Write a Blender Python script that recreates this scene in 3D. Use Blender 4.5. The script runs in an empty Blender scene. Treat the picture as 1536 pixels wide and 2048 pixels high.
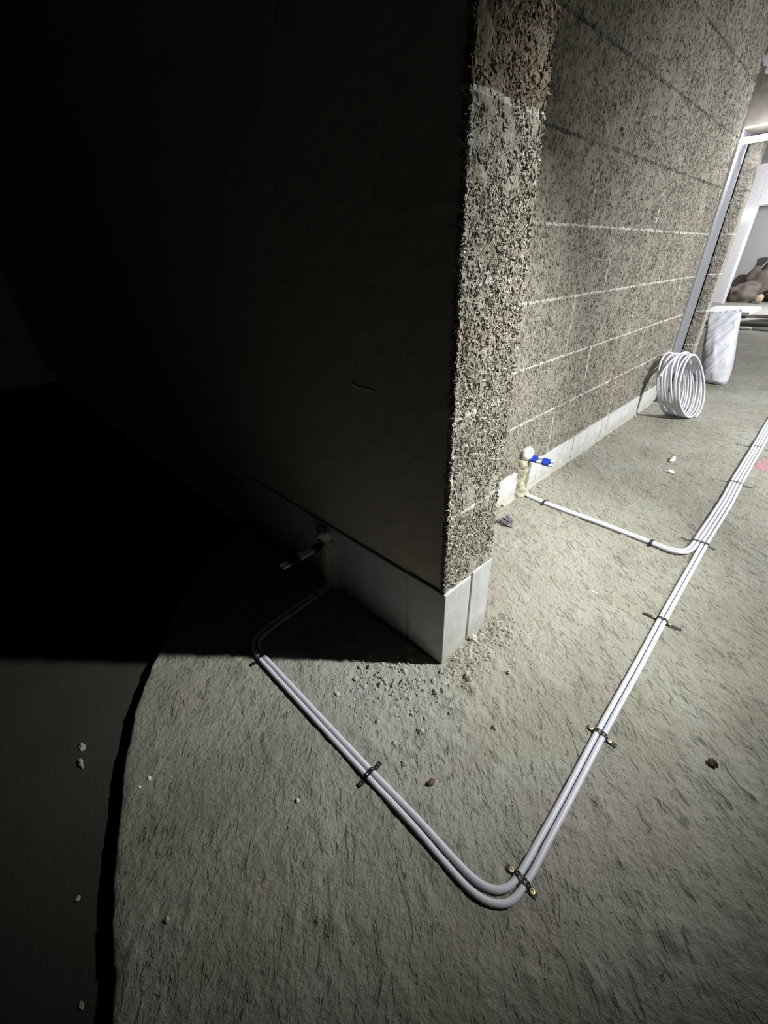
import bpy, math, random
import numpy as np
from mathutils import Vector, Matrix

random.seed(7)
RNG = np.random.default_rng(11)
K = 1.25                      # one design unit (the camera height) in metres
SC = bpy.context.scene
COL = SC.collection

# ------------------------------------------------------------------ camera
def make_camera():
    yaw, pitch, roll = math.radians(47.157), math.radians(31.194), math.radians(-2.569)
    f = Vector((-math.sin(yaw)*math.cos(pitch), math.cos(yaw)*math.cos(pitch), -math.sin(pitch)))
    r = Vector((math.cos(yaw), math.sin(yaw), 0)); u = r.cross(f)
    r2 = math.cos(roll)*r + math.sin(roll)*u
    u2 = -math.sin(roll)*r + math.cos(roll)*u
    cd = bpy.data.cameras.new('camera'); co = bpy.data.objects.new('camera', cd); COL.objects.link(co)
    cd.sensor_fit = 'VERTICAL'; cd.sensor_height = 24.0
    cd.lens = 804.06/2048*24.0
    cd.clip_start = 0.02; cd.clip_end = 100
    m = Matrix((r2, u2, -f)).transposed().to_4x4()
    m.translation = Vector((0.47182, -0.63950, 1.0))*K
    co.matrix_world = m
    SC.camera = co
make_camera()

# ------------------------------------------------------------------ world, lamps, exposure
w = bpy.data.worlds.new('world'); SC.world = w; w.use_nodes = True
w.node_tree.nodes['Background'].inputs[0].default_value = (0.9, 0.95, 1.0, 1)
w.node_tree.nodes['Background'].inputs[1].default_value = 0.0018
SC.view_settings.view_transform = 'Standard'
SC.view_settings.look = 'None'
SC.view_settings.gamma = 1.0
SC.view_settings.use_curve_mapping = False
SC.view_settings.exposure = 0.0

def spot(name, loc, target, watts, angle, blend, radius, col=(1, 1, 1)):
    d = bpy.data.lights.new(name, 'SPOT'); o = bpy.data.objects.new(name, d); COL.objects.link(o)
    d.energy = watts; d.spot_size = math.radians(angle); d.spot_blend = blend; d.shadow_soft_size = radius; d.color = col
    loc = Vector(loc)*K; o.location = loc
    o.rotation_euler = (Vector(target)*K - loc).to_track_quat('-Z', 'Y').to_euler()
    return o
def lamp(name, loc, watts, radius, col=(1, 1, 1)):
    d = bpy.data.lights.new(name, 'POINT'); o = bpy.data.objects.new(name, d); COL.objects.link(o)
    d.energy = watts; d.shadow_soft_size = radius; d.color = col; o.location = Vector(loc)*K
    return o
spot('work_lamp', (1.138, 1.032, 2.04), (-0.385, 0.39, 0.0), 690, 59.6, 1.0, 0.03, (0.99, 1.0, 0.975))
lamp('far_floor_fill', (0.9, 6.2, 1.95), 85, 0.10, (0.98, 0.99, 1.0))  # unseen fill light added to lift the floor beyond the lintel
lamp('far_room_fill', (0.5, 9.8, 1.70), 520, 0.10, (0.98, 0.98, 1.0))  # unseen fill light added to brighten the far room
spot('passage_lamp', (2.344, 2.125, 2.10), (0.90, 2.62, 0.60), 1120, 104, 1.0, 0.10, (0.985, 1.0, 1.0))

# ------------------------------------------------------------------ helpers
def S(p): return [tuple(c*K for c in q) for q in p]

def link(name, me, parent=None, mat=None, label=None, cat=None, group=None, kind=None, smooth=False):
    o = bpy.data.objects.new(name, me); COL.objects.link(o)
    if mat is not None: me.materials.append(mat)
    if smooth: me.polygons.foreach_set('use_smooth', [True]*len(me.polygons))
    if parent is not None: o.parent = parent
    tag(o, label, cat, group, kind)
    return o
def tag(o, label=None, cat=None, group=None, kind=None):
    if label: o['label'] = label
    if cat: o['category'] = cat
    if group: o['group'] = group
    if kind: o['kind'] = kind
def empty(name, loc, label, cat, group=None):
    o = bpy.data.objects.new(name, None); COL.objects.link(o); o.location = Vector(loc)*K
    o.empty_display_size = 0.05
    tag(o, label, cat, group); return o

class MB:
    """collects shapes (design units) for one mesh"""
    def __init__(s): s.v = []; s.f = []
    def add(s, v, f):
        n = len(s.v); s.v += [tuple(q) for q in v]; s.f += [tuple(i+n for i in g) for g in f]; return s
    def box(s, x0, x1, y0, y1, z0, z1):
        v = [(x, y, z) for z in (z0, z1) for y in (y0, y1) for x in (x0, x1)]
        return s.add(v, [(0, 2, 3, 1), (4, 5, 7, 6), (0, 1, 5, 4), (2, 6, 7, 3), (0, 4, 6, 2), (1, 3, 7, 5)])
    def tube(s, pts, r, n=14, cap=True):
        v, f = tube_geo(pts, r, n, cap); return s.add(v, f)
    def build(s, name, mat=None, parent=None, origin=(0, 0, 0), bevel=0, seg=2, smooth=False, **k):
        me = bpy.data.meshes.new(name)
        o3 = np.array(origin)
        me.from_pydata([tuple((np.array(q)-o3)*K) for q in s.v], [], s.f); me.update()
        o = link(name, me, parent, mat, smooth=smooth, **k)
        if parent is None: o.location = Vector(origin)*K
        if bevel:
            m = o.modifiers.new('bevel', 'BEVEL'); m.width = bevel*K; m.segments = seg; m.limit_method = 'ANGLE'
        return o

def catmull(pts, step):
    P = [np.array(p, float) for p in pts]
    P = [2*P[0]-P[1]] + P + [2*P[-1]-P[-2]]
    out = []
    for i in range(1, len(P)-2):
        a, b, c, d = P[i-1], P[i], P[i+1], P[i+2]
        t0 = 0; t1 = t0+np.linalg.norm(b-a)**.5; t2 = t1+np.linalg.norm(c-b)**.5; t3 = t2+np.linalg.norm(d-c)**.5
        n = max(2, int(np.linalg.norm(c-b)/step))
        for t in np.linspace(t1, t2, n, endpoint=False):
            A1 = (t1-t)/(t1-t0)*a+(t-t0)/(t1-t0)*b; A2 = (t2-t)/(t2-t1)*b+(t-t1)/(t2-t1)*c; A3 = (t3-t)/(t3-t2)*c+(t-t2)/(t3-t2)*d
            B1 = (t2-t)/(t2-t0)*A1+(t-t0)/(t2-t0)*A2; B2 = (t3-t)/(t3-t1)*A2+(t-t1)/(t3-t1)*A3
            out.append((t2-t)/(t2-t1)*B1+(t-t1)/(t2-t1)*B2)
    out.append(P[-2]); return out

def tube_geo(pts, r, n=14, cap=True):
    P = np.array(pts, float); m = len(P)
    T = np.gradient(P, axis=0); T /= np.linalg.norm(T, axis=1)[:, None]
    ref = np.array((0, 0, 1.0)) if abs(T[0][2]) < .9 else np.array((1.0, 0, 0))
    u = ref-T[0]*(ref@T[0]); u /= np.linalg.norm(u); V = []
    rr = np.broadcast_to(r, (m,))
    for i in range(m):
        u = u-T[i]*(u@T[i]); u /= np.linalg.norm(u); w_ = np.cross(T[i], u)
        for k in range(n):
            a = 2*math.pi*k/n; V.append(tuple(P[i]+rr[i]*(math.cos(a)*u+math.sin(a)*w_)))
    F = [(i*n+k, i*n+(k+1) % n, (i+1)*n+(k+1) % n, (i+1)*n+k) for i in range(m-1) for k in range(n)]
    if cap: F += [tuple(range(n-1, -1, -1)), tuple((m-1)*n+k for k in range(n))]
    return V, F

# value noise (vectorised) for real surface relief
def _hash(ix, iy, seed):
    h = (ix.astype(np.int64)*374761393 + iy.astype(np.int64)*668265263 + seed*1274126177) & 0xffffffff
    h = ((h ^ (h >> 13))*1274126177) & 0xffffffff
    return ((h ^ (h >> 16)) & 0xffff)/65535.0
def vnoise(x, y, seed=0):
    ix, iy = np.floor(x), np.floor(y); fx, fy = x-ix, y-iy
    fx = fx*fx*(3-2*fx); fy = fy*fy*(3-2*fy)
    a, b = _hash(ix, iy, seed), _hash(ix+1, iy, seed); c, d = _hash(ix, iy+1, seed), _hash(ix+1, iy+1, seed)
    return (a*(1-fx)+b*fx)*(1-fy)+(c*(1-fx)+d*fx)*fy-.5
def fbm(x, y, f, oct=4, seed=0):
    s = 0; a = 1
    for i in range(oct): s = s+a*vnoise(x*f, y*f, seed+i*17); f *= 2.03; a *= .5
    return s

# ------------------------------------------------------------------ materials
class NT:
    def __init__(s, name, rough=.8, spec=.3):
        s.m = bpy.data.materials.new(name); s.m.use_nodes = True; s.t = s.m.node_tree
        s.b = s.t.nodes['Principled BSDF']; s.b.inputs['Roughness'].default_value = rough
        s.b.inputs['Specular IOR Level'].default_value = spec
    def n(s, typ, ins=None, **kw):
        nd = s.t.nodes.new(typ)
        for k, v in kw.items(): setattr(nd, k, v)
        for k, v in (ins or {}).items(): s.put(nd.inputs[k], v)
        return nd
    def put(s, sock, v):
        if isinstance(v, bpy.types.NodeSocket): s.t.links.new(v, sock)
        elif hasattr(v, 'outputs'): s.t.links.new(v.outputs[0], sock)
        else: sock.default_value = v
    def math(s, op, a, b=0.0, c=None, clamp=False):
        nd = s.n('ShaderNodeMath', operation=op, use_clamp=clamp); s.put(nd.inputs[0], a); s.put(nd.inputs[1], b)
        if c is not None: s.put(nd.inputs[2], c)
        return nd.outputs[0]
    def coord(s): return s.n('ShaderNodeTexCoord').outputs['Object']
    def noise(s, vec, scale, detail=4, rough=.6, out='Fac', dist=0.0):
        return s.n('ShaderNodeTexNoise', {'Vector': vec, 'Scale': scale, 'Detail': detail, 'Roughness': rough, 'Distortion': dist}).outputs[out]
    def ramp(s, fac, stops):
        nd = s.n('ShaderNodeValToRGB', {'Fac': fac}); e = nd.color_ramp.elements
        while len(e) < len(stops): e.new(.5)
        for q, (p, c) in zip(e, stops): q.position = p; q.color = (*c, 1) if len(c) == 3 else c
        return nd.outputs[0]
    def mix(s, fac, a, b, mode='MIX'):
        nd = s.n('ShaderNodeMix', data_type='RGBA', blend_type=mode)
        s.put(nd.inputs[0], fac)
        for i, v in ((6, a), (7, b)):
            s.put(nd.inputs[i], (*v, 1) if isinstance(v, tuple) and len(v) == 3 else v)
        return nd.outputs[2]
    def scale(s, vec, sc):
        return s.n('ShaderNodeVectorMath', {0: vec, 1: sc}, operation='MULTIPLY').outputs[0]
    def sep(s, vec):
        nd = s.n('ShaderNodeSeparateXYZ', {0: vec}); return nd.outputs
    def comb(s, x, y, z):
        return s.n('ShaderNodeCombineXYZ', {0: x, 1: y, 2: z}).outputs[0]
    def bump(s, h, strength, dist):
        nd = s.n('ShaderNodeBump', {'Height': h, 'Strength': strength, 'Distance': dist}); s.put(s.b.inputs['Normal'], nd.outputs[0])
    def base(s, c):
        s.put(s.b.inputs['Base Color'], (*c, 1) if isinstance(c, tuple) and len(c) == 3 else c); return s

def plain(name, col, rough=.6, spec=.4, metal=0.0, var=.12, scale=40):
    t = NT(name, rough, spec); c = t.coord(); nz = t.noise(c, scale, 4)
    t.base(t.mix(nz, tuple(x*(1-var) for x in col), tuple(min(1, x*(1+var)) for x in col)))
    t.b.inputs['Metallic'].default_value = metal
    t.bump(t.noise(c, scale*6, 3), .12, .002)
    return t.m

def floor_mat():
    t = NT('screed', .92, .15); c = t.coord()
    big = t.noise(c, 1.7, 5, .62); mid = t.noise(c, 7, 6, .65); fine = t.noise(c, 60, 6, .7); grit = t.noise(c, 190, 3, .6)
    col = t.ramp(big, [(.28, (.215, .205, .155)), (.5, (.342, .328, .273)), (.70, (.43, .43, .385))])
    pk = t.noise(t.scale(c, (1, 1, 3)), 2.3, 4, .6)
    col = t.mix(t.ramp(pk, [(.52, (0, 0, 0)), (.70, (.75, .75, .75))]), col, (.37, .325, .285))
    ol = t.noise(c, 4.1, 5, .6)
    col = t.mix(t.ramp(ol, [(.55, (0, 0, 0)), (.72, (.55, .55, .55))]), col, (.315, .31, .21))
    col = t.mix(t.math('MULTIPLY', mid, .62), col, t.mix(fine, (.20, .195, .155), (.50, .50, .445)))
    col = t.mix(t.ramp(grit, [(.62, (0, 0, 0)), (.72, (.65, .65, .65))]), col, (.13, .12, .095))
    wm = t.noise(t.scale(t.n('ShaderNodeVectorRotate', {'Vector': c, 'Angle': .6}, rotation_type='Z_AXIS').outputs[0], (14, 46, 14)), 1.0, 4, .6, dist=1.6)
    col = t.mix(t.ramp(wm, [(.60, (0, 0, 0)), (.69, (.7, .7, .7))]), col, (.15, .14, .10))
    # pink spray mark and pale dust splash: stains with a shape of their own
    x, y, z = t.sep(c)
    def blob(cx, cy, rx, ry, soft=.5):
        dx = t.math('DIVIDE', t.math('SUBTRACT', x, cx*K), rx*K); dy = t.math('DIVIDE', t.math('SUBTRACT', y, cy*K), ry*K)
        d = t.math('ADD', t.math('MULTIPLY', dx, dx), t.math('MULTIPLY', dy, dy))
        d = t.math('ADD', d, t.math('MULTIPLY', t.math('SUBTRACT', t.noise(c, 22, 5, .7), .5), 1.6))
        return t.math('SUBTRACT', 1.0, t.math('DIVIDE', t.math('SUBTRACT', d, 1-soft), 2*soft), clamp=True)
    col = t.mix(t.math('MULTIPLY', blob(.437, 2.205, .022, .06), .55), col, (.60, .22, .30))
    col = t.mix(t.math('MULTIPLY', blob(.475, 2.25, .05, .11), .45), col, (.55, .27, .30))
    col = t.mix(t.math('MULTIPLY', blob(-.09, -.16, .20, .14, .8), .55), col, (.40, .415, .40))
    col = t.mix(t.math('MULTIPLY', blob(.14, .22, .13, .30, .8), .45), col, (.42, .41, .34))
    t.base(col)
    sv = t.n('ShaderNodeVectorRotate', {'Vector': c, 'Angle': .9}, rotation_type='Z_AXIS').outputs[0]
    streak = t.noise(t.scale(sv, (9, 42, 9)), 1.0, 5, .65, dist=1.2)
    vor = t.n('ShaderNodeTexVoronoi', {'Vector': c, 'Scale': 70.0}, feature='F1').outputs['Distance']
    h = t.math('ADD', t.math('MULTIPLY', fine, .8), t.math('MULTIPLY', streak, .45))
    h = t.math('SUBTRACT', h, t.math('MULTIPLY', t.ramp(wm, [(.57, (0, 0, 0)), (.68, (1, 1, 1))]), .5))
    h = t.math('ADD', h, t.math('MULTIPLY', vor, .22)); h = t.math('ADD', h, t.math('MULTIPLY', grit, .25))
    h = t.math('ADD', h, t.math('MULTIPLY', mid, .9))
    t.bump(h, .9, .013)
    return t.m

def chip_mat(name, axis, rowh, z0, width, tone=1.0, dark_above=9.0, joint=1.0, offs=.5):
    """wood chip concrete blocks: chips as islands of their own, mortar in the joints"""
    t = NT(name, .9, .12); c = t.coord(); x, y, z = t.sep(c)
    along = y if axis == 'y' else x
    wob = t.math('MULTIPLY', t.math('SUBTRACT', t.noise(c, 18, 4, .65), .5), .016*K)
    wob2 = t.math('MULTIPLY', t.math('SUBTRACT', t.noise(c, 25, 4, .65, 'Color'), .5), .02*K)
    v = t.comb(t.math('ADD', along, wob2), t.math('ADD', t.math('SUBTRACT', z, z0*K), wob), 0.0)
    br = t.n('ShaderNodeTexBrick', {'Vector': v, 'Color1': (.25, .25, .25, 1), 'Color2': (.75, .75, .75, 1), 'Mortar': (.5, .5, .5, 1),
             'Scale': 1.0, 'Mortar Size': .0052*K, 'Mortar Smooth': .35, 'Bias': 0.0, 'Brick Width': width*K, 'Row Height': rowh*K},
             offset=offs, offset_frequency=2, squash=1.0)
    isl = t.n('ShaderNodeNewGeometry').outputs['Random Per Island']
    n1 = t.noise(t.scale(c, (1, 1, .35)), 95, 4, .7); n2 = t.noise(c, 6, 4, .6)
    chip = t.ramp(isl, [(0, (.20, .185, .15)), (.35, (.345, .325, .275)), (.7, (.48, .46, .40)), (1, (.70, .69, .62))])
    col = t.mix(t.math('MULTIPLY', n1, .55), chip, (.27, .24, .185))
    col = t.mix(t.math('MULTIPLY', n2, .45), col, t.mix(br.outputs['Color'], (.31, .285, .225), (.54, .51, .435)))
    pk = t.noise(c, 3.1, 3, .6)
    col = t.mix(t.ramp(pk, [(.52, (0, 0, 0)), (.72, (.45, .45, .45))]), col, (.43, .365, .30))
    gaps = t.ramp(t.noise(c, 9, 5, .7), [(.34, (.12, .12, .12)), (.46, (1, 1, 1))])
    m = t.math('MULTIPLY', t.math('MULTIPLY', br.outputs['Fac'], gaps), joint)
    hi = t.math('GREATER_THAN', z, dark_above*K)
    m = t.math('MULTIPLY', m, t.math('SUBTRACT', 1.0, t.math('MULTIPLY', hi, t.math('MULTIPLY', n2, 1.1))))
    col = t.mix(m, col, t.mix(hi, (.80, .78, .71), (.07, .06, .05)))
    sm = t.math('MULTIPLY', t.ramp(t.noise(c, 5.5, 5, .7), [(.64, (0, 0, 0)), (.74, (1, 1, 1))]), .35*joint)
    col = t.mix(sm, col, (.56, .54, .49))
    if tone != 1.0: col = t.n('ShaderNodeVectorMath', {0: col, 1: (tone, tone, tone)}, operation='MULTIPLY').outputs[0]
    if name == 'wood_chip_end':   # darker and browner above the topmost joint
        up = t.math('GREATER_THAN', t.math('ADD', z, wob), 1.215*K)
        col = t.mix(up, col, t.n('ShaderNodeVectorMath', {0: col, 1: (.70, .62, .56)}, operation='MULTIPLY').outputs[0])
    t.base(col)
    fib = t.noise(t.scale(c, (1, 1, .4)), 120, 5, .75, dist=.8)
    cr = t.noise(c, 300, 3, .6)
    h = t.math('ADD', t.math('MULTIPLY', fib, 1.0), t.math('MULTIPLY', cr, .3))
    h = t.math('SUBTRACT', h, t.math('MULTIPLY', t.math('MULTIPLY', m, hi), 1.5))
    t.bump(h, 1.0, .009)
    return t.m

def block_mat():
    t = NT('aerated_concrete', .85, .2); c = t.coord()
    a = t.noise(c, 14, 5, .6); st = t.noise(t.scale(c, (60, 60, 3)), 1, 4, .6); spk = t.noise(c, 150, 2, .5)
    col = t.ramp(a, [(.3, (.48, .485, .48)), (.7, (.61, .62, .63))])
    col = t.mix(t.math('MULTIPLY', st, .35), col, (.47, .465, .44))
    x, y, z = t.sep(c)
    dirt = t.math('SUBTRACT', 1.0, t.math('DIVIDE', t.math('ADD', z, t.math('MULTIPLY', t.math('SUBTRACT', a, .5), .25)), .10*K), clamp=True)
    col = t.mix(t.math('MULTIPLY', dirt, .55), col, (.36, .345, .26))
    col = t.mix(t.ramp(spk, [(.68, (0, 0, 0)), (.74, (.6, .6, .6))]), col, (.25, .245, .22))
    t.base(col)
    t.bump(t.math('ADD', t.math('MULTIPLY', st, .7), t.math('MULTIPLY', spk, .4)), .5, .004)
    return t.m

def plaster_mat(name, a, b, scale=5, bump=.3):
    t = NT(name, .85, .2); c = t.coord()
    n = t.noise(c, scale, 6, .6)
    t.base(t.mix(n, a, b)); t.bump(t.noise(c, scale*14, 5, .6), bump, .006)
    return t.m

def lintel_mat():
    t = NT('rough_concrete', .85, .2); c = t.coord(); x, y, z = t.sep(c)
    n = t.noise(c, 4.5, 5, .6)
    col = t.ramp(n, [(.3, (.17, .145, .115)), (.55, (.33, .305, .265)), (.75, (.42, .40, .36))])
    w_ = t.noise(c, 9, 4, .7)
    dz = t.math('DIVIDE', t.math('SUBTRACT', z, 1.93*K), .07*K); dx = t.math('DIVIDE', t.math('SUBTRACT', x, -.27*K), .10*K)
    d = t.math('ADD', t.math('MULTIPLY', dx, dx), t.math('MULTIPLY', dz, dz)); d = t.math('ADD', d, t.math('MULTIPLY', t.math('SUBTRACT', w_, .5), 2.2))
    col = t.mix(t.math('LESS_THAN', d, .8), col, (.72, .72, .76))
    t.base(col); t.bump(t.noise(c, 60, 5, .6), .4, .006)
    return t.m

def emit_mat(name, col, strength):
    t = NT(name); t.base(col); t.b.inputs['Emission Color'].default_value = (*col, 1); t.b.inputs['Emission Strength'].default_value = strength
    return t.m

M = dict(
    floor=floor_mat(),
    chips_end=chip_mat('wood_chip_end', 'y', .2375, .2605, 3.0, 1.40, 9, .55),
    chips_side=plaster_mat('side_face', (.50, .435, .375), (.60, .535, .47), 3, .10),
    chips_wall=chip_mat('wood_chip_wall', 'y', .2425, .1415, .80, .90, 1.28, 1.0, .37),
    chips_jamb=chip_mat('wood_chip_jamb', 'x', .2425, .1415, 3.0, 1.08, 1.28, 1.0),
    block=block_mat(),
    lintel=lintel_mat(),
    ceiling=plaster_mat('ceiling_concrete', (.16, .155, .15), (.22, .215, .21)),
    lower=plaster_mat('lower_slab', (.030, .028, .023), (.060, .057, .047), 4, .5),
    step=plaster_mat('far_step', (.30, .29, .26), (.42, .41, .38), 4, .3),
    white_wall=plaster_mat('white_plaster', (.66, .66, .68), (.76, .76, .78), 6, .15),
    grey_panel=plaster_mat('grey_plaster', (.50, .48, .48), (.56, .54, .54), 5, .2),
    dark_beam=plaster_mat('dark_beam', (.16, .155, .16), (.24, .235, .24), 6, .2),
    steel=plain('galvanised_steel', (.42, .43, .47), .45, .5, .55, .12, 25),
    pipe=plain('white_pipe', (.60, .615, .68), .38, .45, 0, .04, 60),
    hollow_shade=plain('painted_hollow', (.08, .08, .09), .6),  # dark colour standing in for the shade inside hollows
    strap=plain('black_strap', (.018, .018, .02), .42, .5, .2, .3, 80),
    brass=plain('brass_screw', (.50, .42, .24), .4, .5, .7, .2, 80),
    blue_tape=plain('blue_tape', (.018, .055, .45), .45, .4, 0, .15, 60),
    black_tape=plain('dark_tape', (.02, .02, .03), .5),
    mortar=plain('chase_mortar', (.46, .44, .34), .92, .1, 0, .35, 30),
    foam=plain('white_foam', (.70, .70, .67), .9, .1, 0, .2, 70),
    sack=None, grey_sack=plain('grey_sheet', (.36, .36, .36), .5, .4, 0, .25, 8),
    rubble_bag=plain('brown_bag', (.20, .165, .14), .65, .3, 0, .45, 9),
    rubble_dark=plain('dark_bag', (.05, .047, .045), .5, .4, 0, .4, 9),
    rubble_tan=plain('tan_block', (.50, .40, .28), .7),
    white_plastic=plain('white_plastic', (.78, .78, .80), .45),
    grit=plain('grit', (.38, .365, .31), .95, .1, 0, .35, 60),
    stone=plain('pale_stone', (.50, .485, .42), .9, .1, 0, .2, 60),
    chipwhite=plain('white_chip', (.80, .80, .77), .8, .2, 0, .08, 60),
    scrap=plain('dark_scrap', (.10, .10, .115), .55, .4, 0, .4, 60),
    brown=plain('brown_lump', (.10, .06, .035), .7, .3, 0, .4, 60),
    led=emit_mat('led_tube', (.93, .95, 1.0), 40.0),
    led_far=emit_mat('led_far', (.95, .97, 1.0), 5.0),
)
def sack_mat():
    t = NT('white_sack', .42, .45); c = t.coord()
    t.base(t.mix(t.noise(c, 9, 4), (.62, .63, .69), (.74, .75, .80)))
    t.b.inputs['Subsurface Weight'].default_value = 0.0
    t.bump(t.noise(t.scale(c, (30, 30, 14)), 1.0, 3, .55, dist=.6), .3, .008)
    return t.m
M['sack'] = sack_mat()

# ------------------------------------------------------------------ floor: raised screed with a broken curved left edge
EDGE = catmull([(-1.30, .6, 0), (-1.22, .25, 0), (-1.10, -.10, 0), (-1.00, -.285, 0), (-.86, -.435, 0), (-.72, -.535, 0), (-.60, -.625, 0), (-.514, -.684, 0), (-.413, -.734, 0),
                (-.295, -.784, 0), (-.226, -.811, 0), (-.147, -.836, 0), (-.034, -.867, 0), (.058, -.888, 0), (.2, -.915, 0), (.6, -.98, 0), (1.6, -1.1, 0), (3.2, -1.3, 0)], .02)
EX = np.array([p[0] for p in EDGE]); EY = np.array([p[1] for p in EDGE])
DROP = .042
Y_FAR = 8.35
def relief(x, y):
    near = np.clip(1.6-.25*np.abs(y), .25, 1)
    a = fbm(x, y, 3.0, 3, 3)*.0035 + fbm(x, y, 16.0, 4, 5)*.0032*near + fbm(x*1.0, y*1.0, 75.0, 2, 9)*.0022*near
    lump = np.clip(fbm(x, y, 26.0, 3, 31), .18, .6)-.18
    rough = np.exp(-(((x+.07)/.20)**2+((y+.16)/.15)**2)) + .9*np.exp(-(((x-.12)/.16)**2+((y-.15)/.25)**2)) + .5*np.exp(-(((x-.75)/.25)**2+((y-.15)/.25)**2))
    pits = fbm(x, y, 60.0, 3, 77)*.006*rough
    mound = .010*np.exp(-(((x-.112)/.030)**2+((y-.002)/.028)**2)) - .012*np.exp(-(((x-.078)/.012)**2+((y+.004)/.016)**2))
    return a + lump*.012 + pits + mound*(1+1.5*fbm(x, y, 70, 2, 55))
def build_floor():
    xs = np.concatenate([np.arange(-1.30, .9, .0062), np.linspace(.9, 3.2, 60)])
    t = np.linspace(0, 1, 520); prof = np.concatenate([np.linspace(0, .235, 330), .235+.765*np.linspace(0, 1, 140)[1:]**1.9])
    V = []; nx = len(xs); ny = len(prof)
    ye = np.interp(xs, EX, EY)
    jag = fbm(xs, xs*0, 14, 4, 41)*.006
    ye = ye+jag
    # rows measured from the broken edge to the far threshold
    X = np.repeat(xs[:, None], ny, 1); Y = ye[:, None]+(Y_FAR-ye[:, None])*prof[None, :]
    Z = relief(X, Y)
    edge_round = np.exp(-((Y-ye[:, None])/.006))*(-.004)
    Z = Z+edge_round
    ring = np.stack([X, Y, Z], -1).reshape(-1, 3)
    skirt = np.stack([xs+.002*np.sin(xs*90), ye-.001+fbm(xs, xs*0+3, 60, 2, 8)*.006, xs*0-DROP-.02], -1)
    V = np.concatenate([ring, skirt])*K
    i, j = np.meshgrid(np.arange(nx-1), np.arange(ny-1), indexing='ij'); a = (i*ny+j).ravel()
    F = np.stack([a, a+ny, a+ny+1, a+1], 1)
    k = np.arange(nx-1); base = nx*ny
    F2 = np.stack([base+k, base+k+1, (k+1)*ny, k*ny], 1)
    me = bpy.data.meshes.new('floor'); me.from_pydata(V.tolist(), [], np.concatenate([F, F2]).tolist()); me.update()
    return link('floor', me, None, M['floor'], kind='structure', smooth=True)
build_floor()
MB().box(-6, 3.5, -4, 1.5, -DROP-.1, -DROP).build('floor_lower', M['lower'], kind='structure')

# ------------------------------------------------------------------ wood chip walls
def chip_cloud(n, o, t1, t2, nrm, l1, l2, L, W, tilt, bias=0.0, edge=0.0):
    """n small flat wood chips on the rectangle o + a t1 + b t2"""
    a = RNG.uniform(-edge, l1+edge, n); b = RNG.uniform(0, l2, n)
    Pn = np.outer(a, t1)+np.outer(b, t2)+np.array(o)
    ang = RNG.normal(math.pi/2, bias, n) if bias else RNG.uniform(0, math.pi, n)
    ti = RNG.normal(0, tilt, n)
    D = np.outer(np.cos(ang), t1)+np.outer(np.sin(ang), t2); D = D*np.cos(ti)[:, None]+np.outer(np.sin(ti), nrm)
    Sd = np.cross(D, np.array(nrm)); Sd /= np.linalg.norm(Sd, axis=1)[:, None]
    ro = RNG.normal(0, .5, n); Nn = np.cross(Sd, D)
    Sd = Sd*np.cos(ro)[:, None]+Nn*np.sin(ro)[:, None]
    ln = RNG.uniform(.45, 1.3, n)[:, None]*L; wd = RNG.uniform(.5, 1.4, n)[:, None]*W
    Pn = Pn+np.outer(RNG.uniform(-.1, 1, n)*L*.16, nrm)
    bend = Nn*ln*RNG.normal(0, .08, n)[:, None]
    q = np.stack([Pn-D*ln/2-Sd*wd*.35, Pn-D*ln/2+Sd*wd*.35, Pn+bend+Sd*wd/2, Pn+D*ln/2+Sd*wd*.3, Pn+D*ln/2-Sd*wd*.3, Pn+bend-Sd*wd/2], 1)
    return q.reshape(-1, 3)
def chip_faces(nq, base):
    a = np.arange(nq)*6+base
    return np.concatenate([np.stack([a, a+1, a+2, a+5], 1), np.stack([a+5, a+2, a+3, a+4], 1)])

def slab_grid(o, t1, t2, nrm, l1, l2, step, amp, seed):
    n1, n2 = max(2, int(l1/step)), max(2, int(l2/step))
    a, b = np.meshgrid(np.linspace(0, l1, n1), np.linspace(0, l2, n2), indexing='ij')
    d = fbm(a+seed, b, 45, 3, seed)*amp + fbm(a+seed, b, 8, 2, seed+5)*amp*.7
    p = np.array(o)+a[..., None]*np.array(t1)+b[..., None]*np.array(t2)+d[..., None]*np.array(nrm)
    i, j = np.meshgrid(np.arange(n1-1), np.arange(n2-1), indexing='ij'); q = (i*n2+j).ravel()
    return p.reshape(-1, 3), np.stack([q, q+n2, q+n2+1, q+1], 1)

def wall_mesh(name, parts, mats, **k):
    """parts: (verts, faces, material slot)"""
    V = []; F = []; I = []; n = 0
    for v, f, s in parts:
        V.append(np.asarray(v)); F.append(np.asarray(f)+n); I.append(np.full(len(f), s)); n += len(v)
    me = bpy.data.meshes.new(name); me.from_pydata((np.concatenate(V)*K).tolist(), [], np.concatenate(F).tolist())
    for m in mats: me.materials.append(m)
    me.polygons.foreach_set('material_index', np.concatenate(I).astype(np.int32)); me.update()
    return link(name, me, **k)
def box_part(x0, x1, y0, y1, z0, z1):
    b = MB().box(x0, x1, y0, y1, z0, z1); return np.array(b.v), np.array(b.f)

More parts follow.
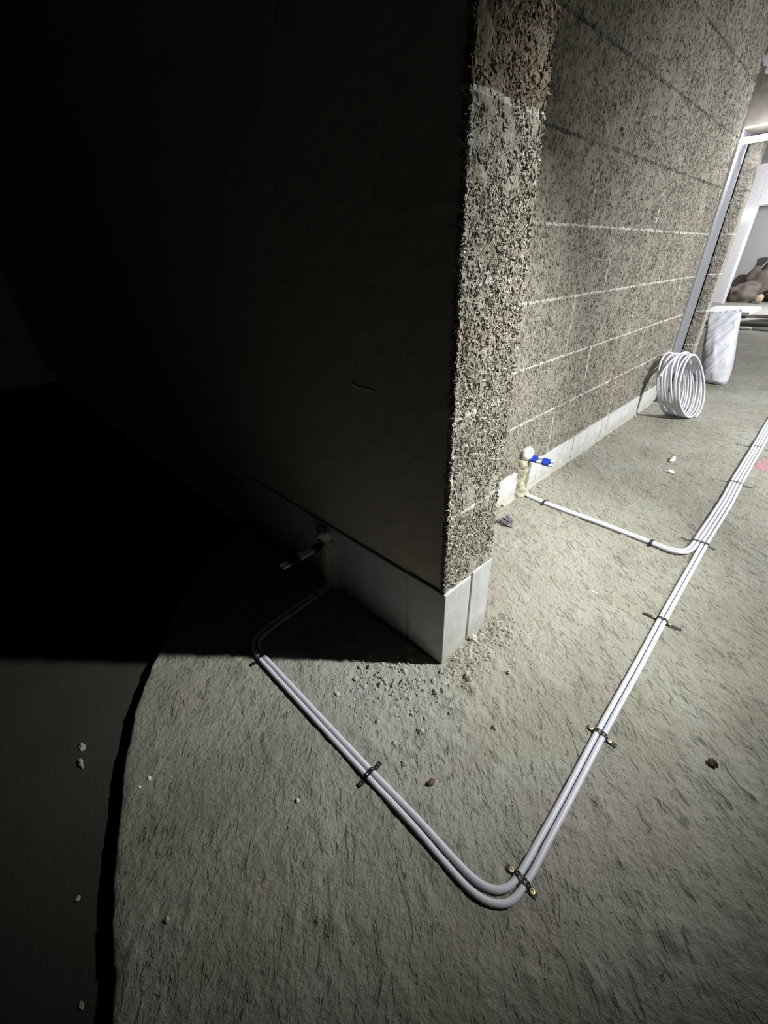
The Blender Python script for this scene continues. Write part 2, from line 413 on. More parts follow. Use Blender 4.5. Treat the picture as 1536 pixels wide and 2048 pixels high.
ZT = 2.15
def build_nib():
    T = .205
    bx = box_part(-7, -.004, .004, T, .0, ZT)
    end_g = slab_grid((0, 0, .272), (0, 1, 0), (0, 0, 1), (1, 0, 0), T, ZT-.272, .005, .007, 3)
    side_g = slab_grid((-1.16, 0, .285), (1, 0, 0), (0, 0, 1), (0, -1, 0), 1.16, ZT-.285, .012, .0016, 6)
    n1, n2, n3 = 21000, 2600, 2600
    c1 = chip_cloud(n1, (.001, 0, .275), (0, 1, 0), (0, 0, 1), (1, 0, 0), T, ZT-.28, .0125, .0034, .22, edge=.003)
    # ragged chips along the two arrises
    c2 = chip_cloud(n2, (-.012, -.001, .275), (1, 0, 0), (0, 0, 1), (0, -1, 0), .013, ZT-.28, .0115, .003, .55)
    c3 = chip_cloud(n3, (-.02, T+.001, .275), (1, 0, 0), (0, 0, 1), (0, 1, 0), .022, ZT-.28, .0135, .0034, .6)
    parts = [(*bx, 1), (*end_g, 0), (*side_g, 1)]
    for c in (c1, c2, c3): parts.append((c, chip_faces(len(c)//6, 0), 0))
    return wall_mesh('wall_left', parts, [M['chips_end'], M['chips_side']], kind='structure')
build_nib()

WX = -.359
def build_right_wall():
    bx = box_part(WX-.2, WX-.004, .205, 3.22, 0, ZT)
    g = slab_grid((WX, .205, .145), (0, 1, 0), (0, 0, 1), (1, 0, 0), 3.015, ZT-.145, .012, .005, 9)
    c1 = chip_cloud(60000, (WX+.0005, .75, .15), (0, 1, 0), (0, 0, 1), (1, 0, 0), 2.47, ZT-.15, .015, .0036, .26, bias=.75)
    return wall_mesh('wall_right', [(*bx, 0), (*g, 0), (c1, chip_faces(len(c1)//6, 0), 0)], [M['chips_wall']], kind='structure')
build_right_wall()

def build_jamb():
    bx = box_part(-.345, -.276, 3.506, 3.612, 0, 1.64)
    g = slab_grid((-.345, 3.503, .0), (1, 0, 0), (0, 0, 1), (0, -1, 0), .072, 1.64, .008, .004, 12)
    g2 = slab_grid((-.273, 3.503, .0), (0, 1, 0), (0, 0, 1), (1, 0, 0), .11, 1.64, .01, .004, 14)
    c = chip_cloud(2200, (-.345, 3.5, .02), (1, 0, 0), (0, 0, 1), (0, -1, 0), .072, 1.61, .015, .004, .25, bias=.75)
    return wall_mesh('wall_back', [(*bx, 0), (*g, 0), (*g2, 0), (c, chip_faces(len(c)//6, 0), 0)], [M['chips_jamb']], kind='structure')
build_jamb()

# base course of aerated concrete blocks
def baseboard_left():
    b = MB()
    b.box(-.132, .0060, -.004, .1065, 0, .2665)       # corner block, both faces
    b.box(-.02, .0060, .1175, .2120, 0, .2700)        # second block on the end face, after the open joint
    b.box(-.66, -.1385, -.004, .1, 0, .2640)
    b.box(-1.138, -.662, -.004, .1, 0, .2660)
    b.box(-.10, .002, .10, .125, 0, .262)              # recessed joint bed
    b.box(-1.13, -.05, .0005, .1, 0, .262)
    return b.build('baseboard_left', M['block'], bevel=.0022, kind='structure')
baseboard_left()
def baseboard_right():
    b = MB()
    ys = [.22, .74, 1.205, 1.624, 2.02, 2.035, 2.12, 2.66, 3.22]
    for a, c in zip(ys[:-1], ys[1:]): b.box(WX-.1, WX+.006+.0007*math.sin(a*9), a+.0016, c-.0016, .012, .139)
    return b.build('baseboard_right', M['block'], bevel=.0015, kind='structure')
baseboard_right()
def edge_strip():
    b = MB(); pts = catmull([(WX+.012, .9, .004), (WX+.016, 1.3, .006), (WX+.013, 1.7, .005), (WX+.017, 2.1, .006), (WX+.014, 2.6, .005), (WX+.012, 3.1, .004)], .05)
    for p in pts: pass
    v = []; f = []
    for i, p in enumerate(pts):
        wv = .003+.0025*math.sin(i*1.7)+.002*math.sin(i*3.1)
        v += [(WX, p[1], .013), (WX+wv+.004, p[1], .012), (WX+wv+.007, p[1], .006+.002*math.sin(i*2.3)), (WX+wv+.012, p[1], -.004)]
    for i in range(len(pts)-1):
        for k in range(3): f.append((i*4+k, i*4+k+1, i*4+5+k, i*4+4+k))
    return b.add(v, f).build('trim_1', M['grit'], smooth=True, kind='structure')
edge_strip()

# steel channel at the wall's end, lintel, ceiling
c_ = MB(); c_.box(-.42, -.352, 3.222, 3.470, .0, 1.645); c_.box(-.352, -.347, 3.222, 3.236, 0, 1.645); c_.box(-.352, -.347, 3.458, 3.470, 0, 1.645)
c_.build('trim_2', M['steel'], bevel=.0015, kind='structure')
MB().box(-.42, -.346, 3.56, 3.61, 0, 1.64).build('gap_shade', M['hollow_shade'], kind='structure')  # black backing added so the gap beside the jamb shows as deep shade
MB().box(-.45, 3.2, 3.262, 3.85, 1.645, ZT).build('wall_lintel', M['lintel'], bevel=.006, kind='structure')
MB().box(-2.6, 3.2, -.2, 3.85, ZT, ZT+.15).build('ceiling', M['ceiling'], kind='structure')

# ------------------------------------------------------------------ far room beyond the lintel
MB().box(-3.5, 3.2, 8.35, 9.15, -.1, .035).build('floor_step', M['step'], kind='structure')
MB().box(-3.5, 3.2, 8.30, 8.36, .036, .062).build('trim_4', M['step'], bevel=.004, kind='structure')
MB().box(-3.5, 3.2, 9.15, 13.2, -.1, .085).build('floor_far', M['step'], kind='structure')
b = MB(); b.box(-1.35, -.66, 9.05, 10.2, .07, .125)
b.build('trim_5', M['white_wall'], bevel=.01, kind='structure')
b = MB(); b.box(-2.9, -1.405, 11.0, 11.3, .085, 3.0); b.box(-1.405, 2.5, 11.0, 11.3, 1.74, 2.35)
b.build('wall_far', M['white_wall'], bevel=.006, kind='structure')
MB().box(-1.9, -1.405, 10.96, 11.0, .085, .13).build('baseboard_far', M['grey_panel'], bevel=.004, kind='structure')
MB().box(-2.9, 2.5, 12.4, 12.6, .085, 3.0).build('wall_niche', M['grey_panel'], kind='structure')
MB().box(-2.0, 2.5, 10.7, 11.3, 2.36, 2.75).build('trim_6', M['dark_beam'], bevel=.01, kind='structure')
MB().box(-3.5, 3.2, 3.85, 13.2, 3.0, 3.1).build('ceiling_far', M['ceiling'], kind='structure')

t = empty('light_bar', (-1.42, 10.95, 1.62), 'short glowing white light bar on the far white column', 'lamp')
def bar(p0, p1, r, mat, name, parent, o):
    m = MB(); m.tube([p0, tuple((np.array(p0)+np.array(p1))/2), p1], r, 10); return m.build(name, mat, parent, origin=o)
bar((-1.66, 10.96, 1.60), (-1.42, 10.96, 1.62), .022, M['led_far'], 'tube', t, (-1.42, 10.95, 1.62))
bar((-1.67, 10.985, 1.60), (-1.41, 10.985, 1.62), .018, M['white_plastic'], 'mount', t, (-1.42, 10.95, 1.62))

o3 = (-.36, 3.235, 1.585)
t = empty('led_batten', o3, 'long glowing white LED tube fixed under the concrete lintel', 'lamp')
bar((-.345, 3.235, 1.580), (1.1, 3.235, 1.580), .0155, M['led'], 'tube', t, o3)
bar((-.355, 3.235, 1.580), (-.345, 3.235, 1.580), .014, M['white_plastic'], 'end_cap', t, o3)
bar((1.1, 3.235, 1.580), (1.11, 3.235, 1.580), .014, M['white_plastic'], 'end_cap', t, o3)
for x in (.0, .8):
    m = MB(); m.box(x, x+.02, 3.231, 3.239, 1.59, 1.665); m.box(x, x+.02, 3.231, 3.264, 1.655, 1.665); m.build('bracket', M['steel'], t, origin=o3)

# white conduit across the far floor, in two lengths
for x0, x1, lab in ((-1.3, -.435, 'white conduit length on the far floor nearer the white sack'), (-.42, 1.2, 'longer white conduit length on the far floor running out of the right edge')):
    m = MB(); m.tube(catmull([(x0, 7.83, .022), ((x0+x1)/2, 7.83, .020), (x1, 7.82, .022)], .2), .021, 12)
    m.build('conduit', M['white_plastic'], origin=((x0+x1)/2, 7.83, 0), smooth=True, label=lab, cat='conduit', group='conduit lengths on the far floor')

def lump(name, c, r, mat, seed, amp=.3, freq=2.2, n=(20, 14), flat=.0, **k):
    """closed lumpy body sitting on its base"""
    rx, ry, rz = r; V = []; F = []; a_, b_ = n
    th = np.linspace(0, 2*np.pi, a_, endpoint=False); ph = np.linspace(-np.pi/2, np.pi/2, b_)
    rs = np.random.default_rng(seed); ks = rs.normal(size=(9, 3))*freq; ps = rs.uniform(0, 6.28, 9)
    for p in ph:
        for q in th:
            d = np.array((math.cos(p)*math.cos(q), math.cos(p)*math.sin(q), math.sin(p)))
            s_ = 1+amp*np.mean(np.sin(ks@d+ps))*1.6
            z = d[2]*s_
            z = max(z, -1+flat)
            V.append((d[0]*s_*rx, d[1]*s_*ry, (z+1-flat)*rz))
    for i in range(b_-1):
        for j in range(a_): F.append((i*a_+j, i*a_+(j+1) % a_, (i+1)*a_+(j+1) % a_, (i+1)*a_+j))
    F.append(tuple(range(a_-1, -1, -1))); F.append(tuple((b_-1)*a_+j for j in range(a_)))
    m = MB(); m.add(V, F)
    par = k.pop('parent', None)
    if par is None:
        o = m.build(name, mat, smooth=k.pop('smooth', True), **k); o.location = Vector(c)*K
    else:
        o = m.build(name, mat, par, smooth=True, **k); o.location = Vector(c)*K
    return o
G = 'rubbish sacks heaped in the far niche'
def tied_bag(name, c, r, mat, seed, label, neck=True):
    o = lump(name, c, r, mat, seed, .38, 4.5, (26, 18), .25, label=label, cat='sack', group=G)
    if neck:
        m = MB(); h = r[2]*1.75
        m.tube([(0, 0, h-.12), (.02, 0, h+.06), (.05, .01, h+.16), (.06, .01, h+.22)], [.11, .035, .06, .075], 10); m.build('tied_neck', M['rubble_dark'], o)
    return o
tied_bag('rubbish_sack', (-1.02, 12.05, .085), (.34, .20, .38), M['rubble_bag'], 5, 'tall brown rubbish sack with a dark tied neck in the far niche')
tied_bag('rubbish_sack', (-1.19, 11.60, .085), (.26, .15, .20), M['rubble_bag'], 8, 'low slumped brown sack lying in front of the tall tied one', False)
tied_bag('rubbish_sack', (-1.74, 11.78, .085), (.14, .2, .23), M['rubble_dark'], 9, 'black sack against the white column', False)
tied_bag('rubbish_sack', (-.52, 11.62, .085), (.20, .2, .24), M['rubble_dark'], 10, 'black sack at the right end of the heap', False)
lump('plaster_piece', (-1.57, 11.40, .085), (.06, .05, .17), M['chipwhite'], 4, .3, label='bright white lump standing before the black sack', cat='debris')
lump('tan_brick', (-.86, 11.34, .085), (.07, .06, .085), M['rubble_tan'], 6, .2, label='small tan lump before the dark sack', cat='debris')
lump('grey_sheet_bundle', (-.20, 8.9, .06), (.21, .25, .27), M['grey_sack'], 14, .5, 4.0, (28, 20), .2, label='crumpled grey plastic bundle cut by the right edge on the far step', cat='sack')

# white sack leaning beside the wall end
def white_sack():
    o3 = (-.15, 4.06, 0)
    root = empty('rubble_sack', o3, 'tall white plastic sack standing behind the pipe coil', 'sack')
    rows = [(.004, -.200, -.052, .055), (.03, -.222, -.044, .085), (.10, -.258, -.047, .10), (.18, -.285, -.060, .10), (.27, -.305, -.078, .09), (.36, -.320, -.098, .072),
            (.44, -.332, -.113, .05), (.51, -.342, -.124, .026), (.552, -.346, -.132, .010)]
    V = []; n = 110
    Z = np.linspace(0, 1, 120); rr = np.array(rows); zi = np.interp(Z, np.linspace(0, 1, len(rows)), rr[:, 0])
    for z in zi:
        l, r, d = (np.interp(z, rr[:, 0], rr[:, i]) for i in (1, 2, 3))
        for k in range(n):
            a = 2*math.pi*k/n; cx, sx = math.cos(a), math.sin(a)
            ex = math.copysign(abs(cx)**.75, cx); ey = math.copysign(abs(sx)**.8, sx)
            x = (l+r)/2+(r-l)/2*ex
            A1 = lambda p, q, sd: float(vnoise(np.array(p), np.array(q), sd))
            wr = .013*(1-abs(2*A1((x-z*.62)*15+3, (x*.6+z)*3.2, 4)))**2+.007*(1-abs(2*A1((x+z*.5)*20, (z-x)*5, 9)))**2+.006*(1-abs(2*A1((x-z*.8)*34, z*9, 13)))**2-.010
            y = 4.06+d*ey - wr*(1 if ey < 0 else -.6)*min(1, d/.03)
            V.append((x-.02*max(0, z-.5)*0, y, z+(.035*(x-l)/(r-l) if z > .4 else .035*(x-l)/(r-l)*z/.4)))
    m_ = len(zi); F = [(i*n+k, i*n+(k+1) % n, (i+1)*n+(k+1) % n, (i+1)*n+k) for i in range(m_-1) for k in range(n)]
    F += [tuple(range(n-1, -1, -1)), tuple((m_-1)*n+k for k in range(n))]
    m = MB(); m.add(V, F); m.build('sack_body', M['sack'], root, origin=o3, smooth=True)
    V = []; F = []
    for i in range(24):
        q = i/23; x = -.346+.214*q; V += [(x, 4.055+.004*math.sin(i*1.9), .548+.036*q), (x, 4.058+.006*math.sin(i*1.3), .566+.036*q+.003*math.sin(i*2.7))]
    for i in range(23): F.append((2*i, 2*i+2, 2*i+3, 2*i+1))
    m = MB(); m.add(V, F); o = m.build('sack_mouth', M['sack'], root, origin=o3, smooth=True)
    s_ = o.modifiers.new('thick', 'SOLIDIFY'); s_.thickness = .002
white_sack()

# ------------------------------------------------------------------ pipes
R = .0064
def pipe_obj(name, pts, label, group, step=.012, bore=()):
    m = MB(); P = catmull(pts, step); m.tube(P, R, 14); o = m.build(name, M['pipe'], smooth=True, origin=P[0], label=label, cat='pipe', group=group)
    # open end, the shade inside it painted as a dark disc
    a = np.array(P[0]); d = a-np.array(P[1]); d /= np.linalg.norm(d)
    mb = MB(); mb.tube([tuple(a-d*.002), tuple(a), tuple(a+d*.0006)], R*.72, 12); mb.build('open_end', M['hollow_shade'], o, origin=P[0])
    return o
zf = .0072
def fl(pts): return [(x, y, zf) for x, y in pts]
GA = 'pair of white pipes rising at the dark wall'
GB = 'pair of white pipes rising at the lit wall'
A_IN = [(-.4935, -.075), (-.487, -.13), (-.482, -.2), (-.4785, -.254), (-.473, -.302), (-.463, -.332), (-.447, -.350), (-.428, -.3565), (-.405, -.3585), (-.37, -.358), (-.133, -.354), (.064, -.350), (.146, -.347), (.226, -.3445), (.31, -.3445), (.352, -.3425), (.377, -.336), (.395, -.325), (.4065, -.308), (.411, -.288), (.4125, -.26), (.412, -.2), (.411, -.1), (.406, .1), (.403, .37), (.3985, .62), (.3965, .79), (.3935, 1.15), (.393, 1.21), (.3955, 1.41), (.397, 1.64), (.392, 1.9), (.39, 2.5), (.384, 3.1), (.395, 4), (.45, 5.5), (.6, 7)]
A_OUT = [(-.508, -.075), (-.507, -.13), (-.502, -.214), (-.494, -.286), (-.482, -.334), (-.462, -.3585), (-.437, -.3685), (-.41, -.3725), (-.38, -.3725), (-.18, -.3695), (.06, -.3645), (.216, -.3605), (.30, -.362), (.358, -.3605), (.386, -.3535), (.4055, -.3415), (.4185, -.326), (.4245, -.307), (.4265, -.285), (.428, -.25), (.4265, -.2), (.425, -.1), (.42, .1), (.417, .37), (.4125, .62), (.4105, .79), (.4075, 1.15), (.407, 1.21), (.4095, 1.41), (.411, 1.64), (.406, 1.9), (.404, 2.5), (.398, 3.1), (.409, 4), (.464, 5.5), (.614, 7)]
def stubA(dx, x): return [(x+dx, -.196, .199), (x+dx*.8, -.12, .1985), (x+dx*.5, -.055, .198), (x, -.032, .190), (x, -.022, .170), (x, -.020, .12), (x, -.021, .05), (x, -.028, .022), (x, -.045, .010)]
pipe_obj('heating_pipe', stubA(-.003, -.5085)+fl(A_OUT), 'outer white pipe of the pair bending at the front of the floor', GA)
pipe_obj('heating_pipe', stubA(.003, -.4935)+fl(A_IN), 'inner white pipe of the pair bending at the front of the floor', GA)
def bpath(off, far):
    mean = [(-.29, 1.066), (-.22, 1.058), (-.135, 1.0535), (-.02, 1.0515), (.085, 1.048), (.17, 1.0435), (.244, 1.040)]
    P = [(x, y-off*.0072) for x, y in mean]
    if off < 0: P += [(.30, 1.0435), (.335, 1.052), (.355, 1.072), (.364, 1.105), (.3665, 1.15)]
    else: P += [(.305, 1.028), (.34, 1.0345), (.364, 1.055), (.3755, 1.09), (.3795, 1.14)]
    P += [(x-far, y) for x, y in A_IN if y > 1.2]
    return P
def stubB(z, y): return [(-.216, y-.010, z), (-.26, y-.010, z), (-.312, y-.009, z), (-.330, y-.006, z-.006), (-.338, y-.003, z-.024), (-.339, y, .1), (-.335, y, .04), (-.326, y, .018), (-.312, y, .009)]
pipe_obj('heating_pipe', stubB(.2175, 1.0735)+fl(bpath(-1, .0268)), 'upper white pipe of the pair coming from the lit wall, leftmost of the four alongside', GB)
pipe_obj('heating_pipe', stubB(.203, 1.0590)+fl(bpath(1, .0134)), 'lower white pipe of the pair coming from the lit wall, second of the four alongside', GB)

# tape bands holding the stub ends together
def tape(name, c, ax, u, half, r, length, mat, label, group):
    """band round two pipes: stadium section swept along ax"""
    ax, u = np.array(ax, float), np.array(u, float); w_ = np.cross(ax, u); n = 22; V = []; F = []
    for s_ in (-.5, .5):
        for k in range(n):
            a = 2*math.pi*k/n; cx = math.copysign(half, math.cos(a)) if abs(math.cos(a)) > 1e-6 else 0
            V.append(tuple(ax*s_*length+u*(cx+r*math.cos(a))+w_*r*math.sin(a)*(.96+.06*math.sin(5*a))))
    for k in range(n): F.append((k, (k+1) % n, n+(k+1) % n, n+k))
    m = MB(); m.add(V, F); o = m.build(name, mat, label=label, cat='tape', group=group, smooth=False); o.location = Vector(c)*K
    s_ = o.modifiers.new('thick', 'SOLIDIFY'); s_.thickness = .0012; s_.offset = 1
    return o
uB = np.array((0, .0145, .0145)); uB = uB/np.linalg.norm(uB); hB = .01025
tape('tape_band', (-.3065, 1.0565, .2103), (1, 0, 0), uB, hB, .0068, .034, M['blue_tape'], 'blue tape band close to the mortar on the lit wall stubs', 'blue tape bands')
tape('tape_band', (-.2475, 1.0565, .2103), (1, 0, 0), uB, hB, .0068, .036, M['blue_tape'], 'blue tape band near the open ends of the lit wall stubs', 'blue tape bands')
tape('tape_band', (-.501, -.058, .198), (0, 1, 0), (1, 0, 0), .0090, .0068, .034, M['black_tape'], 'dark tape band close to the mortar on the dark wall stubs', 'dark tape bands')
tape('tape_band', (-.501, -.150, .1987), (0, 1, 0), (1, 0, 0), .0100, .0068, .040, M['black_tape'], 'dark tape band near the open ends of the dark wall stubs', 'dark tape bands')

# mortar-filled chases round the risers
def chase(name, c, along, out, wid, dep, h, seed, label, foam_h):
    al, ou = np.array(along, float), np.array(out, float); V = []; F = []; n = 15; rows = 34
    for i in range(rows):
        q = i/(rows-1); z = q*h; wq = wid*(1.06-.22*q+.05*math.sin(7*q+seed)); dq = dep*(1.0-.12*q+.08*math.sin(11*q+seed*2))
        if q > .93: wq *= 1-.35*(q-.93)/.07; dq *= 1-.5*(q-.93)/.07
        for k in range(n):
            a = math.pi*k/(n-1); nz = 1+.20*float(vnoise(np.array(k*.9+seed), np.array(i*.55), seed))+.14*float(vnoise(np.array(k*2.1), np.array(i*1.7), seed+3))
            V.append(tuple(al*wq*math.cos(a)*nz+ou*(dq*math.sin(a)*nz-.006)+np.array((0, 0, z))))
    for i in range(rows-1):
        for k in range(n-1): F.append((i*n+k, i*n+k+1, (i+1)*n+k+1, (i+1)*n+k))
    F.append(tuple((rows-1)*n+k for k in range(n)))
    m = MB(); m.add(V, F); o = m.build(name, M['mortar'], smooth=True, label=label, cat='mortar'); o.location = Vector(c)*K
    lump('foam_top', tuple(ou*dep*.30+np.array((0, 0, h-foam_h*.42))), (wid*.72 if abs(al[0]) > .5 else dep*.62, wid*.72 if abs(al[1]) > .5 else dep*.62, foam_h/2), M['foam'], seed, .35, 4, (20, 14), .1, parent=o)
    return o
chase('mortar_ridge', (WX, 1.060, 0), (0, 1, 0), (1, 0, 0), .053, .045, .222, 3, 'rough mortar ridge round the pipe risers on the lit wall', .072)
chase('mortar_ridge', (-.512, 0, 0), (1, 0, 0), (0, -1, 0), .050, .040, .225, 8, 'rough mortar ridge round the pipe risers on the dark wall', .05)

# ------------------------------------------------------------------ perforated black straps with brass screws
def strap_clip(c, ang, npipe, tl, tr, screws, label, width=.0105, spacing=.0145, tilt=0.0):
    root = empty('pipe_strap', (c[0], c[1], 0), label, 'strap', 'black straps holding the pipes')
    root.rotation_euler = (0, 0, ang)
    hw = (npipe-1)*spacing/2; z0 = .0028; zt = zf+R+.0012
    prof = [(-hw-R-.003-tl, z0+tilt), (-hw-R-.003-tl*.5, z0+tilt*.4), (-hw-R-.004, z0), (-hw-R-.0012, z0+.003), (-hw-R-.0005, zf), (-hw-R*.72, zf+R*.78), (-hw, zt)]
    for i in range(npipe-1):
        x = -hw+i*spacing; prof += [(x+spacing*.5, zt-.0012), (x+spacing, zt)]
    prof += [(hw+R*.72, zf+R*.78), (hw+R+.0005, zf), (hw+R+.0012, z0+.003), (hw+R+.004, z0), (hw+R+.003+tr*.5, z0+tilt*.3), (hw+R+.003+tr, z0)]
    P = catmull([(a, 0, b_) for a, b_ in prof], .0011)
    V = []; F = []; ys = (-width/2, -width*.2, width*.2, width/2)
    for p in P:
        for y in ys: V.append((p[0], y, p[2]))
    L = 0
    for i in range(len(P)-1):
        L += float(np.linalg.norm(np.array(P[i+1])-np.array(P[i])))
        for k in range(3):
            if k == 1 and (L % .0085) < .0034 and 3 < i < len(P)-5: continue
            F.append((i*4+k, i*4+k+1, i*4+5+k, i*4+4+k))
    m = MB(); m.add(V, F); o = m.build('band', M['strap'], root); s_ = o.modifiers.new('thick', 'SOLIDIFY'); s_.thickness = .0011; s_.offset = 0
    for side in screws:
        x = side*(hw+R+.0085)
        sm = MB(); n = 16; V = []; F = []
        prof2 = [(.0052, z0+.0004), (.0052, z0+.0016), (.0046, z0+.0028), (.0028, z0+.0030), (.0018, z0+.0012)]
        for r_, z in prof2:
            for k in range(n): V.append((x+r_*math.cos(6.2832*k/n), r_*math.sin(6.2832*k/n), z))
        for i in range(len(prof2)-1):
            for k in range(n): F.append((i*n+k, i*n+(k+1) % n, (i+1)*n+(k+1) % n, (i+1)*n+k))
        F.append(tuple((len(prof2)-1)*n+k for k in range(n)))
        sm.add(V, F); sm.build('screw', M['brass'], root)
    return root
H = math.pi/2
strap_clip((-.397, -.3655), H, 2, .020, .012, (1,), 'black strap at the left bend of the pipes where the shadow ends', tilt=.004)
strap_clip((.078, -.3570), H+.03, 2, .017, .020, (), 'black perforated strap midway along the slanting pipes at the front', tilt=.003)
strap_clip((.4195, -.280), -.02, 2, .015, .015, (-1, 1), 'nearest black strap with brass screws just after the front bend')
strap_clip((.4130, .1030), -.02, 2, .015, .022, (-1, 1), 'black strap with brass screws, second after the front bend')
strap_clip((.4055, .610), 0, 2, .036, .038, (-1, 1), 'black strap with long ears, third after the front bend')
strap_clip((.3865, 1.165), .0, 4, .034, .022, (), 'black strap across four pipes where the side pair joins')
strap_clip((.3845, 1.868), .0, 4, .040, .055, (), 'black strap across four pipes, first beyond the joining bend')
strap_clip((.3770, 2.490), .0, 4, .060, .060, (), 'farthest black strap across four pipes near the right edge')
strap_clip((-.222, 1.0585), H, 2, .012, .018, (), 'small black strap beside the mortar ridge on the lit wall', tilt=.003)
strap_clip((.246, 1.0400), H, 2, .012, .018, (), 'small black strap before the side pair bends', tilt=.003)
strap_clip((-.4995, -.088), .0, 2, .012, .012, (), 'black strap in shade at the foot of the dark wall risers')

# ------------------------------------------------------------------ coil of white pipe
def coil():
    R0 = .213; lean = math.radians(19.5); rot = math.radians(-6)
    side = np.array((-math.sin(rot), math.cos(rot), 0)); up = np.array((-math.sin(lean)*math.cos(rot), -math.sin(lean)*math.sin(rot), math.cos(lean)))
    o3 = (-.1, 2.88, 0); root = empty('pipe_coil', o3, 'loose coil of white pipe leaning on the wall', 'pipe coil')
    turns = 9; pts = []; N = 44*turns; r0 = .0068
    rs = np.random.default_rng(3); ph = rs.uniform(0, 6.28, turns+2); am = rs.uniform(.3, 1, turns+2)
    for i in range(N+1):
        a = 2*math.pi*i/44; tn = i/44
        q = tn/turns; k = int(tn); fr = tn-k
        rr = R0*(1+.012*am[k]*math.sin(a+ph[k])*math.sin(math.pi*fr))
        x = -.020-.150*q+.012*am[k]*math.sin(2*a+ph[k])*math.sin(math.pi*fr)
        # start at the bottom of the ring
        c, s_ = math.cos(a-H), math.sin(a-H)
        base = np.array((x, 2.885, r0+R0*math.cos(lean)))
        p = base+up*(rr*s_)+side*(rr*c)-up*R0+up*R0
        p = np.array((x, 2.885, r0))+up*R0+up*(rr*s_)+side*(rr*c)
        p[2] = max(p[2], r0); pts.append(tuple(p))
    m = MB(); m.tube(pts, .0066, 10); m.build('pipe_turns', M['pipe'], root, origin=o3, smooth=True)
    # loose end crossing over the turns on the near side
    def at(ang, x, rr): return tuple(np.array((x, 2.885, r0))+up*R0+up*(rr*math.sin(ang))+side*(rr*math.cos(ang)))
    e = [at(H*.55, -.055, R0*1.0), at(H*.85, -.062, R0*1.045), at(H*1.1, -.072, R0*1.07), at(H*1.35, -.092, R0*1.085), at(H*1.58, -.120, R0*1.09), at(H*1.76, -.148, R0*1.095)]
    P = catmull(e, .012); m = MB(); m.tube(P, .0066, 10); m.build('loose_end', M['pipe'], root, origin=o3, smooth=True)
    a = np.array(P[-1]); d = a-np.array(P[-2]); d /= np.linalg.norm(d)
    m = MB(); m.tube([tuple(a-d*.002), tuple(a+d*.001), tuple(a+d*.002)], .0062, 10); m.build('open_end', M['hollow_shade'], root, origin=o3)  # dark disc painted for the shade inside the loose end
coil()

# ------------------------------------------------------------------ loose debris
def pebble(name, c, r, mat, seed, label, cat, group=None, amp=.45):
    o = lump(name, (c[0], c[1], c[2] if len(c) > 2 else -.001), r, mat, seed, amp, 2.6, (12, 9), .25, label=label, cat=cat, smooth=False)
    if group: o['group'] = group
    return o
pebble('stone', (.022, .135), (.015, .013, .012), M['stone'], 1, 'pale stone lying at the open joint of the white blocks', 'stone')
pebble('stone', (.160, .105), (.007, .006, .007), M['stone'], 2, 'small pale pebble out on the floor right of the block corner', 'stone')
pebble('mortar_lump', (-.14, -.28), (.008, .006, .004), M['stone'], 12, 'small pale crumb beside the front pipes', 'debris')
pebble('plaster_chip', (.076, 1.985), (.010, .030, .012), M['chipwhite'], 4, 'long white chip on the floor, farther of the two before the coil', 'debris')
pebble('plaster_chip', (.108, 1.812), (.022, .012, .007), M['chipwhite'], 5, 'flat white chip on the floor, nearer of the two before the coil', 'debris')
pebble('plaster_chip', (.198, .60), (.011, .005, .004), M['chipwhite'], 13, 'tiny white sliver below the side pair of pipes', 'debris')
pebble('brown_lump', (.62, .212), (.010, .009, .009), M['brown'], 6, 'dark brown lump on the floor near the right edge', 'debris')
pebble('dark_crumb', (.187, -.272), (.006, .011, .006), M['brown'], 7, 'dark brown crumb between the pipe runs below the block corner', 'debris', amp=.9)
pebble('plaster_chip', (-.283, -.725), (.006, .004, .003), M['chipwhite'], 14, 'white crumb by the broken floor edge, farther of two', 'debris')
pebble('plaster_chip', (-.279, -.748), (.004, .003, .003), M['chipwhite'], 15, 'white crumb by the broken floor edge, nearer of two', 'debris')
pebble('stone', (-.003, -.782), (.005, .004, .005), M['stone'], 16, 'lone pebble on the dark floor low at left', 'stone')
pebble('plaster_chip', (.004, -.505), (.005, .004, .004), M['chipwhite'], 17, 'white crumb on the floor left of the slanting pipes', 'debris')
zl = -DROP-.001
pebble('pale_scrap', (-.475, -.842, zl), (.016, .006, .006), M['grit'], 18, 'pale curled scrap on the lower floor at left', 'debris', amp=.8)
pebble('pale_scrap', (-.525, -.83, zl), (.010, .006, .004), M['grit'], 22, 'smaller pale scrap just above the curled one on the lower floor', 'debris', amp=.8)
pebble('pale_crumb', (-.18, -.905, zl), (.005, .005, .004), M['grit'], 19, 'tiny pale crumb on the lower floor nearer the front', 'debris')
pebble('pale_crumb', (-.018, -.93, zl), (.007, .003, .003), M['grit'], 20, 'pale sliver on the lower floor at the very front', 'debris')

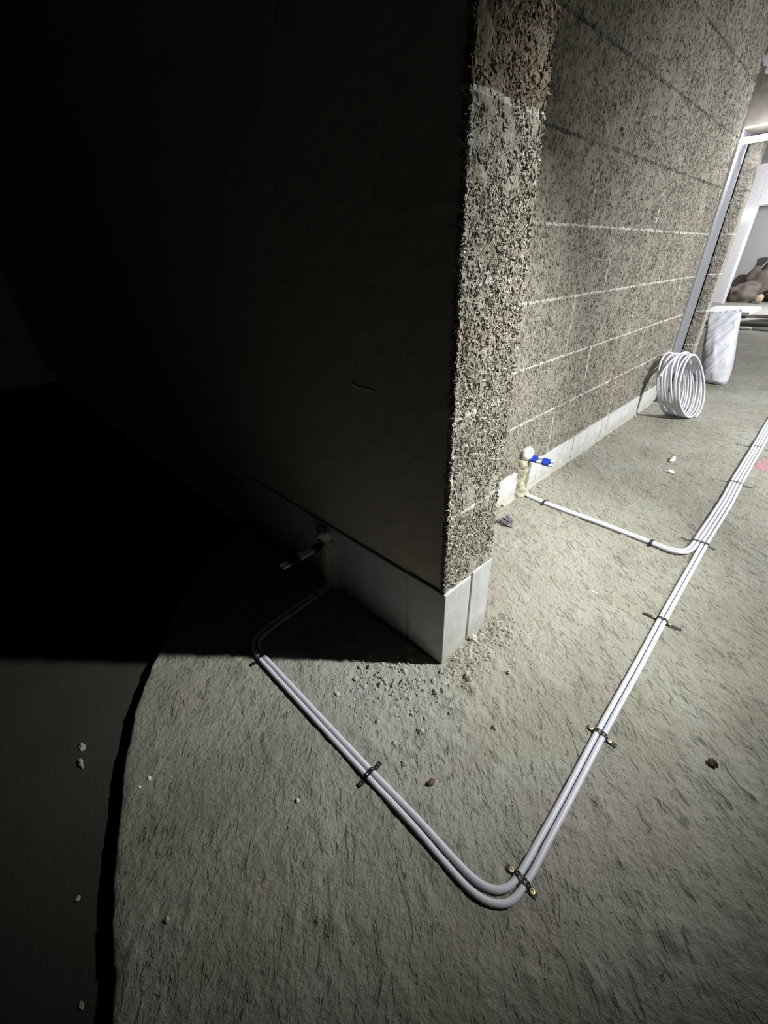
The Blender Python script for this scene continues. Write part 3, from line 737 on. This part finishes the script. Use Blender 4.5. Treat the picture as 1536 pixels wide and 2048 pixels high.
def scrap_wad():
    o3 = (-.268, .785, 0); root = empty('scrap_wad', o3, 'crumpled dark grey strip of scrap by the wall end', 'debris')
    for i in range(4):
        y = .77+.012*i; pts = catmull([(-.300+.012*i, y, .006), (-.275, y+.008*math.sin(i*2), .020+.004*i), (-.25+.005*i, y-.006, .012), (-.225-.008*i, y+.006, .006)], .006)
        V = []; F = []
        for k, p in enumerate(pts): V += [(p[0], p[1]-.007, p[2]+.003*math.sin(k)), (p[0], p[1]+.007, p[2])]
        for k in range(len(pts)-1): F.append((2*k, 2*k+2, 2*k+3, 2*k+1))
        m = MB(); m.add(V, F); o = m.build('strip', M['scrap'], root, origin=o3); s_ = o.modifiers.new('thick', 'SOLIDIFY'); s_.thickness = .003
scrap_wad()
def plaster_smear():
    V = [(-1.165, -.008, .285), (-1.140, -.006, .262), (-1.128, -.005, .235), (-1.150, -.006, .245), (-1.172, -.007, .270)]
    m = MB(); m.add(V, [(0, 1, 2, 3, 4)]); o = m.build('plaster_smear', M['chipwhite'], origin=(-1.15, -.006, .26), label='small pale plaster smear at the left end of the white blocks on the dark wall', cat='debris')
    s_ = o.modifiers.new('thick', 'SOLIDIFY'); s_.thickness = .004
plaster_smear()
def plaster_streak():
    V = []; F = []
    for k in range(12):
        q = k/11; x = -.315+.085*q; z = .762-.012*q-.004*math.sin(q*5); h = .0035*math.sin(math.pi*min(1, .08+q*.92))+.0006
        V += [(x, -.0022, z-h), (x, -.0022, z+h)]
    for k in range(11): F.append((2*k, 2*k+2, 2*k+3, 2*k+1))
    m = MB(); m.add(V, F); o = m.build('plaster_streak', M['chipwhite'], label='thin pale plaster streak on the dark wall face', cat='debris')
    s_ = o.modifiers.new('thick', 'SOLIDIFY'); s_.thickness = .001
plaster_streak()

def grit():
    """crumbs swept against the nib and in the rough patch"""
    V = []; F = []; rs = np.random.default_rng(21)
    spots = []
    for _ in range(1300):
        if rs.random() < .62:
            y = rs.uniform(-.03, .30); x = .012+abs(rs.normal(0, .045))+max(0, y-.2)*.1
        else:
            x, y = rs.normal(-.07, .09), rs.normal(-.14, .07)
            if x < 0 and y > -.02: continue
        spots.append((x, y, rs.lognormal(-5.75, .5)))
    for _ in range(500): spots.append((WX+.02+abs(rs.normal(0, .03)), rs.uniform(.75, 2.7), rs.lognormal(-5.8, .5)))
    for _ in range(260): spots.append((rs.uniform(-.4, 1.0), rs.uniform(-.55, 2.2), rs.lognormal(-6.3, .4)))
    for x, y, r in spots:
        z0 = float(relief(np.array(x), np.array(y)))
        n = len(V); ks = rs.uniform(.6, 1.35, 6); a0 = rs.uniform(0, 6.28)
        for k in range(4): V.append((x+r*ks[k]*math.cos(a0+k*1.571), y+r*ks[k]*math.sin(a0+k*1.571), z0+r*.2))
        V.append((x+r*.2, y-r*.1, z0+r*ks[4])); V.append((x, y, z0-r*.5))
        for k in range(4): F.append((n+k, n+(k+1) % 4, n+4)); F.append((n+(k+1) % 4, n+k, n+5))
    m = MB(); m.add(V, F); m.build('grit', M['grit'], kind='stuff', label='loose grey grit swept along the foot of the block walls', cat='grit')
grit()
